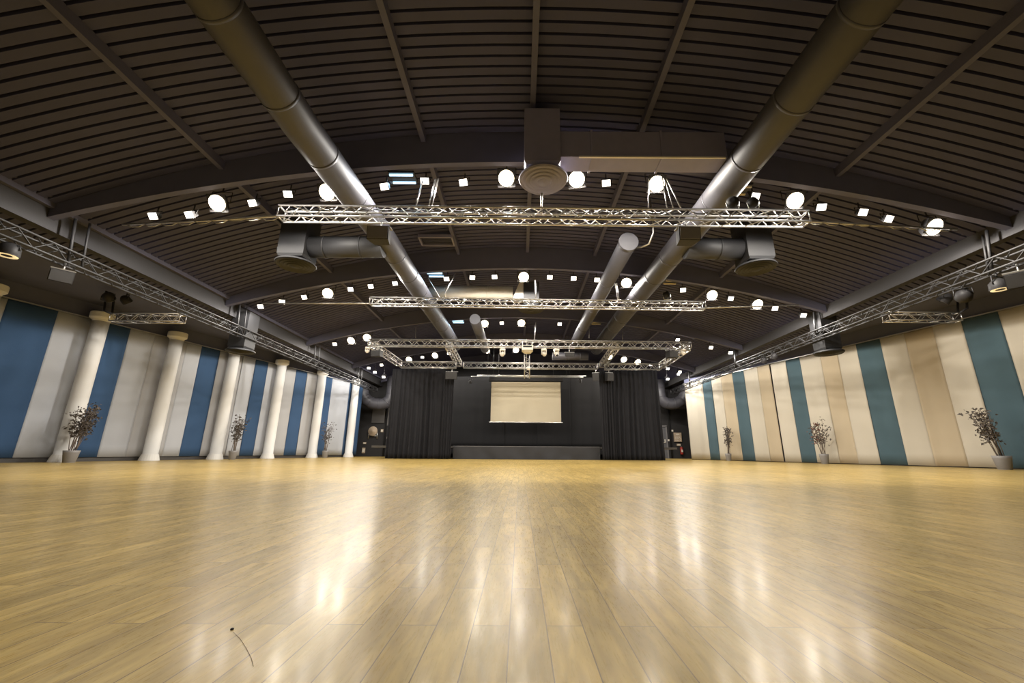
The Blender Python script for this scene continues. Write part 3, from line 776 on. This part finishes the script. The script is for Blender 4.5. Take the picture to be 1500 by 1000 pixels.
par_can(at(184, 439, 11.0), .12, .2, .8, -.4, 'dark can lamp in the middle of the left aisle truss', clamp_up=.2)
par_can(at(1105, 557, 17.4) if False else at(1134, 522, 14.2), .10, .18, .5, .3, 'tiny dark can lamp below the right truss, nearer of a pair', clamp_up=.2)
par_can(at(1119, 528, 14.9), .10, .18, .5, .3, 'tiny dark can lamp below the right truss, farther of a pair', clamp_up=.2)
def atX(x, y, X):
    d = ray(x, y); k = X / d.x
    return Vector((X, d.y * k, CAMH + d.z * k))
# flags / side loudspeakers under the long trusses
def wedge_speaker(p, w, h, d, yaw, tilt, label, group='loudspeakers', g='grille'):
    p = Vector(p); R = Matrix.Rotation(yaw, 3, 'Z') @ Matrix.Rotation(tilt, 3, 'X')
    t = thing('hanging_loudspeaker', p, label, 'loudspeaker', group)
    mb = MB(); vs = [R @ Vector(v) + p for v in [(-w / 2, -d / 2, -h / 2), (w / 2, -d / 2, -h / 2), (w / 2, -d / 2, h / 2), (-w / 2, -d / 2, h / 2), (-w * .36, d / 2, -h / 2), (w * .36, d / 2, -h / 2), (w * .36, d / 2, h / 2), (-w * .36, d / 2, h / 2)]]
    mb.add(vs, [(0, 1, 2, 3), (7, 6, 5, 4), (0, 4, 5, 1), (1, 5, 6, 2), (2, 6, 7, 3), (3, 7, 4, 0)])
    cab = mb.build('cabinet', 'black_plastic', t)
    sub(MB().box(p + R @ Vector((0, -d / 2 - .008, 0)), (w * .92, .016, h * .9), R), 'grille', g, cab, t)
    mb = MB(); mb.box(p + R @ Vector((0, 0, h / 2 + .012)), (w * 1.02, d * .5, .02), R)
    mb.tube([p + R @ Vector((0, 0, h / 2)), p + Vector((0, 0, h / 2 + .16))], .018, 6)
    mb.build('bracket', 'steel', t)
    return t
wedge_speaker(at(557, 345, 6.97), .40, .26, .30, .0, .12, 'black loudspeaker hung under the nearest truss, left one', g='grille_light')
wedge_speaker(at(1006, 346, 6.97), .40, .26, .30, -.0, .12, 'black loudspeaker hung under the nearest truss, right one', g='grille_light')
wedge_speaker(at(553, 518, 17.2), .42, .26, .36, -.2, .1, 'black loudspeaker under the near left corner of the stage rig')
wedge_speaker(at(983, 519, 17.2), .42, .28, .36, .3, .1, 'black loudspeaker under the near right corner of the stage rig')
wedge_speaker(at(662, 550, 20.05), .58, .36, .45, 0, .15, 'black loudspeaker above the right edge of the left curtain')
wedge_speaker(at(873, 552, 20.3), .34, .40, .36, -.25, .15, 'black loudspeaker above the right curtain, left of a pair')
wedge_speaker(at(892, 552, 20.3), .34, .40, .36, .25, .15, 'black loudspeaker above the right curtain, right of a pair')
wedge_speaker(at(834, 519, 17.0), .40, .16, .3, 0, .2, 'low black loudspeaker under the near rig truss right of the projector')
p = at(1478, 408, 7.2); p = atX(1496, 408, SX_R - .02); p.z = min(p.z, 3.66); wedge_speaker(p, .42, .28, .28, -.9, .4, 'black loudspeaker under the right dark truss at the right edge')
p = atX(90, 404, SX_L); p.z = min(p.z, 3.70); wedge_speaker(p, .34, .24, .24, .9, .3, 'grey black loudspeaker under the left dark truss by its hanger')
# LED pars standing on the trusses
def led_par(p, r, yaw, label):
    p = Vector(p); R = Matrix.Rotation(yaw, 3, 'Z') @ Matrix.Rotation(math.radians(80), 3, 'X')
    t = thing('led_par', p, label, 'stage lamp', 'stage lamps on the trusses')
    can = MB().lathe([(r, -.06), (r * 1.03, -.05), (r * .95, .06), (r * .4, .09)], p, 20, True, R).build('can', 'black_plastic', t)
    for k in range(7):
        a = k * PI / 3; rr = 0 if k == 6 else r * .6
        sub(MB().lathe([(.001, -.075), (r * .2, -.062), (r * .22, -.055)], p + R @ Vector((rr * math.cos(a), rr * math.sin(a), 0)), 10, True, R), 'lens', 'steel', can, t)
    mb = MB()
    for s in (-1, 1): mb.tube([p + Vector((s * (r + .01), 0, 0)), p + Vector((s * (r + .01) * .8, 0, -r * 1.25))], .01, 6)
    mb.tube([p + Vector((-(r + .01) * .8, 0, -r * 1.25)), p + Vector(((r + .01) * .8, 0, -r * 1.25))], .012, 6)
    mb.build('yoke', 'steel', t)
led_par(at(1073, 297, 6.9), .115, -.5, 'round multi lens LED lamp on the nearest truss, by the right duct')
led_par(at(1103, 297, 6.9), .105, .3, 'round multi lens LED lamp on the nearest truss, nearer its right end')
led_par(at(977, 432, 12.05), .12, .6, 'round LED lamp standing on the second truss near its right end')
# moving heads under the near rig truss
def moving_head(p, s, yaw, tilt, label):
    p = Vector(p); R = Matrix.Rotation(yaw, 3, 'Z')
    t = thing('moving_head_spotlight', p, label, 'stage lamp', 'moving heads on the stage rig')
    MB().box(p + Vector((0, 0, s * .55)), (s * .8, s * .7, s * .3), R).build('base', 'white_plastic', t)
    for k in (-1, 1): MB().box(p + R @ Vector((k * s * .38, 0, s * .1)), (s * .1, s * .3, s * .7), R).build('yoke_arm', 'white_plastic', t)
    R2 = R @ Matrix.Rotation(tilt, 3, 'X')
    head = MB().lathe([(s * .26, -s * .38), (s * .32, -s * .3), (s * .32, s * .12), (s * .16, s * .32)], p + Vector((0, 0, -s * .1)), 16, True, R2).build('head', 'white_plastic', t)
    sub(MB().lathe([(.001, -s * .39), (s * .24, -s * .385)], p + Vector((0, 0, -s * .1)), 16, True, R2), 'lens', 'glass_dark', head, t)
moving_head(at(736, 517, 17.0), .26, .3, .7, 'white moving head lamp left of the projector')
moving_head(at(797, 517, 17.0), .25, -.3, .9, 'white moving head lamp just right of the projector')
moving_head(at(815, 517, 17.0), .25, .5, -.6, 'white moving head lamp, second right of the projector')
moving_head(at(538, 513, 17.0), .20, .2, .6, 'small moving head lamp at the near left corner of the rig')
moving_head(at(1001, 516, 17.0), .20, .2, .6, 'small moving head lamp at the near right corner of the rig')

# projector and its hanging mast
p = at(772.5, 512.5, 16.6)
t = thing('projector', p, 'cream projector hung from the near rig truss, centre of the hall', 'projector')
mb = MB().box(p + Vector((0, 0, .06)), (.46, .42, .20)); mb.lathe([(.22, 0), (.16, -.10), (.001, -.105)], p + Vector((0, -.02, -.04)), 20); mb.build('case', 'white_plastic', t)
MB().box(p + Vector((-.0, -.215, .10)), (.36, .012, .07)).build('vent_grille', 'black_plastic', t)
MB().lathe([(.05, -.03), (.05, .03), (.001, .03)], p + Vector((.1, .22, .05)), 14, True, Matrix.Rotation(-PI / 2, 3, 'X')).build('lens', 'glass_dark', t)
mb = MB()
for s in (-1, 1): mb.tube([p + Vector((s * .2, 0, .1)), p + Vector((s * .2, 0, .36))], .018, 6)
mb.build('mount', 'steel', t)
a = at(772, 523, 16.95); b = at(772, 554, 16.95)
t = thing('hanging_mast', a, 'narrow vertical ladder mast hanging below the projector', 'mast')
for s in (-1, 1): MB().tube([a + Vector((s * .105, 0, .1)), b + Vector((s * .105, 0, 0))], .022, 8).build('rail', 'alu', t)
n = 9; mb = MB()
for k in range(n):
    u = a.lerp(b, k / n); w = a.lerp(b, (k + 1) / n); s = 1 if k % 2 else -1
    mb.tube([u + Vector((s * .105, 0, 0)), w + Vector((-s * .105, 0, 0))], .010, 5)
mb.build('bracing', 'alu', t)
p = at(774, 539, 16.78)
t = thing('camera_dome', p, 'tiny cream dome on the hanging mast', 'camera')
MB().lathe([(.001, -.09), (.06, -.07), (.08, 0), (.08, .05), (.001, .05)], p, 14).build('housing', 'white_plastic', t)
MB().tube([p + Vector((0, 0, 0)), p + Vector((0, .15, .0))], .03, 8).build('bracket', 'steel', t)

# ------------------------------------------------------------------ stage
SY = 20.95
sx0, sx1 = -6.6, 7.0
t = thing('stage_platform', (.3, 24, 0), 'low black stage with a cloth front below the projection screen', 'stage')
MB().box((.2, (SY + .1 + 27.6) / 2, .57), (15.2, 27.6 - SY - .1, .10)).build('deck', 'stage', t)
mb = MB(); vs, fs = [], []; n = 90; xa, xb = -3.32, 3.95
for th in (0, 1):
    for j in range(7):
        for i in range(n + 1):
            x = xa + (xb - xa) * i / n
            y = SY + .03 * math.sin(x * 7 + .6 * math.sin(j * .8 + x)) * (1 - j / 6) + .02 * math.sin(x * 3.1 + j * .5) + th * .012
            vs.append((x, y, .005 + .605 * j / 6))
m_ = (n + 1) * 7
for j in range(6):
    for i in range(n):
        a = j * (n + 1) + i
        fs += [(a, a + 1, a + n + 2, a + n + 1), (m_ + a, m_ + a + n + 1, m_ + a + n + 2, m_ + a + 1)]
mb.add(vs, fs, True); mb.build('cloth_skirt', 'skirt', t)
MB().box((.3, SY + .05, .617), (7.27, .10, .018)).build('edge_trim', 'frame', t)

def curtain(xa, xb, y, z0, z1, m, label, name='stage_curtain', amp=.07, per=.22, seed=1, group='stage curtains', cat='curtain', flare=.0):
    rnd = random.Random(seed); n = int((xb - xa) / per * 9); rows = 16
    vs, fs = [], []
    jit = [rnd.uniform(.15, 1.5) for _ in range(400)]
    for th in (0, 1):
        for j in range(rows + 1):
            u = j / rows; z = z0 + (z1 - z0) * u
            for i in range(n + 1):
                s_ = i / n
                x = xa + (xb - xa) * s_ + (s_ - .5) * flare * (1 - u)
                ph = (xb - xa) * s_ / per * 2 * PI
                k = int(ph / PI)
                a_ = amp * jit[k % 400] * (.55 + .45 * (1 - u))
                y_ = y + a_ * math.sin(ph + .5 * math.sin(u * 3 + k * .3)) + .04 * math.sin(s_ * 7 + seed) + th * .012
                vs.append((x, y_, z))
    m_ = (n + 1) * (rows + 1)
    for j in range(rows):
        for i in range(n):
            a = j * (n + 1) + i
            fs += [(a, a + 1, a + n + 2, a + n + 1), (m_ + a, m_ + a + n + 1, m_ + a + n + 2, m_ + a + 1)]
    rim = list(range(n + 1)) + [j * (n + 1) + n for j in range(1, rows + 1)] + [rows * (n + 1) + i for i in range(n - 1, -1, -1)] + [j * (n + 1) for j in range(rows - 1, 0, -1)]
    for a, b in zip(rim, rim[1:] + rim[:1]): fs.append((a, m_ + a, m_ + b, b))
    o = MB().add(vs, fs, True).build(name, m, None, ((xa + xb) / 2, y, z0))
    return tag(o, label, cat, group)
curtain(-6.58, -3.86, 20.7, .01, 4.44, 'velvet', 'wide black pleated stage curtain at the left of the stage', per=.24, seed=2)
curtain(-3.90, -3.36, 20.55, .01, 4.36, 'velvet', 'narrow black pleated curtain leg at the left edge of the screen opening', per=.11, amp=.05, seed=3)
curtain(3.98, 4.62, 20.55, .01, 4.38, 'velvet', 'narrow shiny pleated curtain leg at the right edge of the screen opening', per=.12, amp=.06, seed=4)
curtain(4.58, 6.98, 20.7, .01, 4.44, 'velvet', 'wide black pleated stage curtain at the right of the stage', per=.22, seed=5, flare=.15)
bx = [-4.3, -.95, 1.0, 2.95, 4.9]
for i in range(4):
    curtain(bx[i], bx[i + 1] + .03, 24.6 + .03 * (i % 2), .63, 4.75, 'molton', ['black flat backdrop cloth left of the projection screen', 'black flat backdrop cloth behind the left half of the screen', 'black flat backdrop cloth behind the right half of the screen', 'black flat backdrop cloth right of the projection screen'][i],
            'backdrop_cloth', amp=.012, per=.55, seed=20 + i, group='backdrop cloths', cat='backdrop')
# projection screen
c0 = at(720, 559, 23); c1 = at(822, 618, 23)
cx, w_, zt, zb = (c0.x + c1.x) / 2, (c1.x - c0.x), c0.z, c1.z
t = thing('hanging_projection_screen', (cx, 23, zb), 'cream blank projection screen hanging above the stage', 'screen')
MB().box((cx, 23, (zt + zb) / 2), (w_, .012, zt - zb)).build('screen_cloth', 'screen', t)
mb = MB()
for s in (-1, 1): mb.box((cx + s * (w_ / 2 + .012), 23, (zt + zb) / 2), (.024, .016, zt - zb))
mb.build('border', 'black_plastic', t)
MB().tube([(cx - w_ / 2 - .08, 23, zb - .03), (cx + w_ / 2 + .08, 23, zb - .03)], .032, 10).build('weight_bar', 'steel', t)
MB().box((cx, 23.02, zt + .14), (w_ + .26, .18, .22)).build('casing', 'black_plastic', t)
mb = MB()
for s in (-1, 1): mb.tube([(cx + s * w_ * .4, 23.02, zt + .2), (cx + s * w_ * .4, 23.02, 6.1)], .008, 5)
mb.build('suspension_cable', 'dark_truss', t)
for zz, xa, xb, lab in ((4.42, -2.4, 3.6, 'upper dark pipe bar above the projection screen'), (4.30, -2.7, 3.4, 'lower dark pipe bar above the projection screen')):
    Yp = 22.3 if zz > 4.4 else 22.0
    t = thing('hanging_pipe_bar', (.4, Yp, zz), lab, 'bar', 'pipe bars over the stage')
    MB().tube([(xa, Yp, zz), (xb, Yp, zz)], .024, 8).build('pipe', 'steel', t)
    for xx in (xa + .9, xb - .9): MB().tube([(xx, Yp, zz), (xx, Yp, deckz(xx) - .01)], .007, 5).build('suspension_cable', 'dark_truss', t)
p = at(689, 559, 22.4); par_can(p, .09, .16, .3, 0, 'tiny round lamp left of the screen top', group='stage lamps on the trusses', clamp_up=4.3 - p.z)
p = at(850, 558, 22.4); par_can(p, .08, .16, .3, 0, 'tiny round lamp right of the screen top', group='stage lamps on the trusses', clamp_up=4.3 - p.z)

# ------------------------------------------------------------------ back wall fittings
yb = Y1 - .02
# door on the right
d = bpy.data.objects.new('door_1', None); COL.objects.link(d); d.location = (9.25, yb, 0); d['kind'] = 'structure'
mb = MB(); mb.box((8.62, yb - .03, 1.03), (.09, .1, 2.06)); mb.box((9.74, yb - .03, 1.03), (.09, .1, 2.06)); mb.box((9.18, yb - .03, 2.08), (1.21, .1, .10)); mb.build('door_frame', 'frame', d)
MB().box((9.18, yb - .02, 1.0), (1.03, .05, 2.0)).build('door_leaf', 'door', d)
MB().tube([(9.35, yb - .09, 1.0), (9.62, yb - .09, 1.0)], .03, 8).box((9.6, yb - .06, 1.1), (.05, .08, .22)).build('handle', 'white_plastic', d)
# exit door glimpsed at the left, daylight behind its glass
d = bpy.data.objects.new('door_2', None); COL.objects.link(d); d.location = (-8.1, yb, 0); d['kind'] = 'structure'
mb = MB(); mb.box((-8.56, yb - .03, 1.03), (.08, .1, 2.06)); mb.box((-7.5, yb - .03, 1.03), (.08, .1, 2.06)); mb.box((-8.03, yb - .03, 2.08), (1.14, .1, .09)); mb.build('door_frame', 'frame', d)
MB().box((-8.03, yb - .02, 1.0), (.98, .04, 2.0)).build('door_leaf', 'door', d)
MB().box((-8.40, yb - .05, 1.45), (.14, .02, .95)).build('glass', 'daylit', d)
MB().box((-8.42, yb - .05, .45), (.07, .02, .8)).build('glass', 'daylit', d)
# wall panels
for x, z, w, h, lab in ((-9.55, 2.75, .85, 1.15, 'grey acoustic panel under the left curved duct'), (-8.62, 2.75, .7, 1.5, 'grey acoustic panel above the left exit door'), (8.55, 3.0, .5, 1.1, 'grey acoustic panel beside the right stage curtain')):
    t = MB().box((x, yb - .03, z), (w, .06, h)).build('wall_panel', 'panel_grey', None, (x, yb, z)); tag(t, lab, 'panel', 'acoustic wall panels')
for x, lab in ((-8.98, 'dark vertical pipe beside the hose reel'), (9.98, 'dark vertical pipe right of the dark door')):
    mb = MB().tube([(x, yb - .08, .0), (x, yb - .08, 4.4)], .06, 10); tag(mb.build('drain_pipe', 'molton', None, (x, yb - .08, 0)), lab, 'pipe')
# hose reel
p = Vector((-9.78, yb - .14, 1.62))
t = thing('hose_reel', p, 'round pale fire hose reel on the black back wall, left', 'hose reel')
R = Matrix.Rotation(PI / 2, 3, 'X')
MB().lathe([(.001, .10), (.08, .10), (.09, .07), (.30, .07), (.31, .05), (.28, -.07), (.12, -.08)], p, 28, True, R).build('drum', 'wood_box', t)
mb = MB()
for k in range(3): mb.tube([p + Vector((.27 * math.cos(a * PI / 12), -.02 + .03 * k, .27 * math.sin(a * PI / 12))) for a in range(25)], .03, 6)
mb.build('hose', 'black_plastic', t)
mb = MB()
for s in (-1, 1): mb.tube([p + Vector((s * .27, .05, 0)), p + Vector((s * .29, .05, -.48))], .03, 6)
mb.tube([p + Vector((-.28, .05, -.30)), p + Vector((.28, .05, -.30))], .025, 6)
mb.build('stand', 'steel', t)
def plate(x, z, w, h, name, m, label, cat, y=None, d=.05):
    y = y or yb
    t = thing(name, (x, y, z), label, cat)
    MB().box((x, y - d / 2, z), (w, d, h)).build('box', m, t)
    MB().box((x, y - d - .006, z), (w * .7, .012, h * .6)).build('face_plate', 'white_plastic', t)
plate(-9.22, 1.66, .16, .2, 'switch_box', 'wood_box', 'cream switch box right of the hose reel', 'switch')
plate(-8.80, 1.2, .12, .12, 'light_switch', 'white_plastic', 'small white switch left of the exit door', 'switch')
plate(-10.30, .85, .2, .12, 'socket_box', 'wood_box', 'small socket box low on the wall left of the hose reel', 'socket')
plate(-10.32, .38, .2, .34, 'connection_box', 'wood_box', 'pale connection box just above the floor at far left corner', 'box')
plate(9.84, 1.16, .12, .12, 'light_switch', 'white_plastic', 'small white switch right of the dark door', 'switch')
plate(10.50, .87, .26, .14, 'socket_box', 'wood_box', 'white socket plate below the notice board', 'socket')
plate(10.16, 1.78, .1, .12, 'alarm_button', 'white_plastic', 'tiny white alarm button above the notice board', 'alarm')
# notice board / distribution cabinet with small dots
p = Vector((10.46, yb, 1.36))
t = thing('notice_board', p, 'square tan board with pale dots on the right back wall', 'board')
MB().box(p + Vector((0, -.05, 0)), (.50, .10, .58)).build('case', 'wood_box', t)
mb = MB(); rnd = random.Random(5)
mb.box(p + Vector((0, -.105, .19)), (.22, .01, .06))
for i in range(4):
    for j in range(3): mb.box(p + Vector((-.16 + .1 * i + rnd.uniform(-.02, .02), -.105, -.2 + .1 * j)), (.05, .01, .04))
mb.build('marker', 'white_plastic', t)
# extinguisher
p = Vector((10.62, yb - .12, .26))
t = thing('fire_extinguisher', p, 'small fire extinguisher standing low on the right back wall', 'fire extinguisher')
MB().lathe([(.001, 0), (.09, .0), (.095, .03), (.095, .38), (.06, .46), (.03, .48)], p, 18).build('cylinder', 'red', t)
MB().lathe([(.03, .47), (.035, .52), (.001, .53)], p, 12).build('valve', 'steel', t)
MB().tube([p + Vector((.03, 0, .5)), p + Vector((.13, 0, .45)), p + Vector((.13, 0, .15))], .014, 6).build('hose', 'black_plastic', t)
MB().box(p + Vector((0, -.095, .22)), (.10, .01, .16)).build('label_plate', 'white_plastic', t)
MB().box(p + Vector((0, .10, .25)), (.06, .05, .3)).build('wall_bracket', 'steel', t)
# crumb and hair on the floor in the foreground
def ground(x, y):
    d = ray(x, y); k = -CAMH / d.z
    return Vector((d.x * k, d.y * k, 0))
g = ground(340, 922)
mb = MB(); mb.lathe([(.001, 0), (.004, .001), (.003, .003), (.001, .004)], g + Vector((0, 0, .0)), 7); tag(mb.build('crumb', 'black_plastic', None, g), 'tiny dark crumb on the floorboards in the foreground', 'crumb')
mb = MB(); mb.tube([ground(*q) + Vector((0, 0, .0008)) for q in ((342, 926), (352, 936), (361, 950), (368, 964), (371, 976))], .0003, 5); tag(mb.build('hair_strand', 'stem', None, g), 'thin curved hair on the floor beside the dark crumb', 'hair')

# ------------------------------------------------------------------ world and view
w = bpy.data.worlds.new('world'); S.world = w; w.use_nodes = True
w.node_tree.nodes['Background'].inputs[0].default_value = (.5, .55, .62, 1)
w.node_tree.nodes['Background'].inputs[1].default_value = .02
S.view_settings.view_transform = 'Standard'; S.view_settings.look = 'None'
S.view_settings.exposure = 0.0; S.view_settings.gamma = 1.0; S.view_settings.use_curve_mapping = False
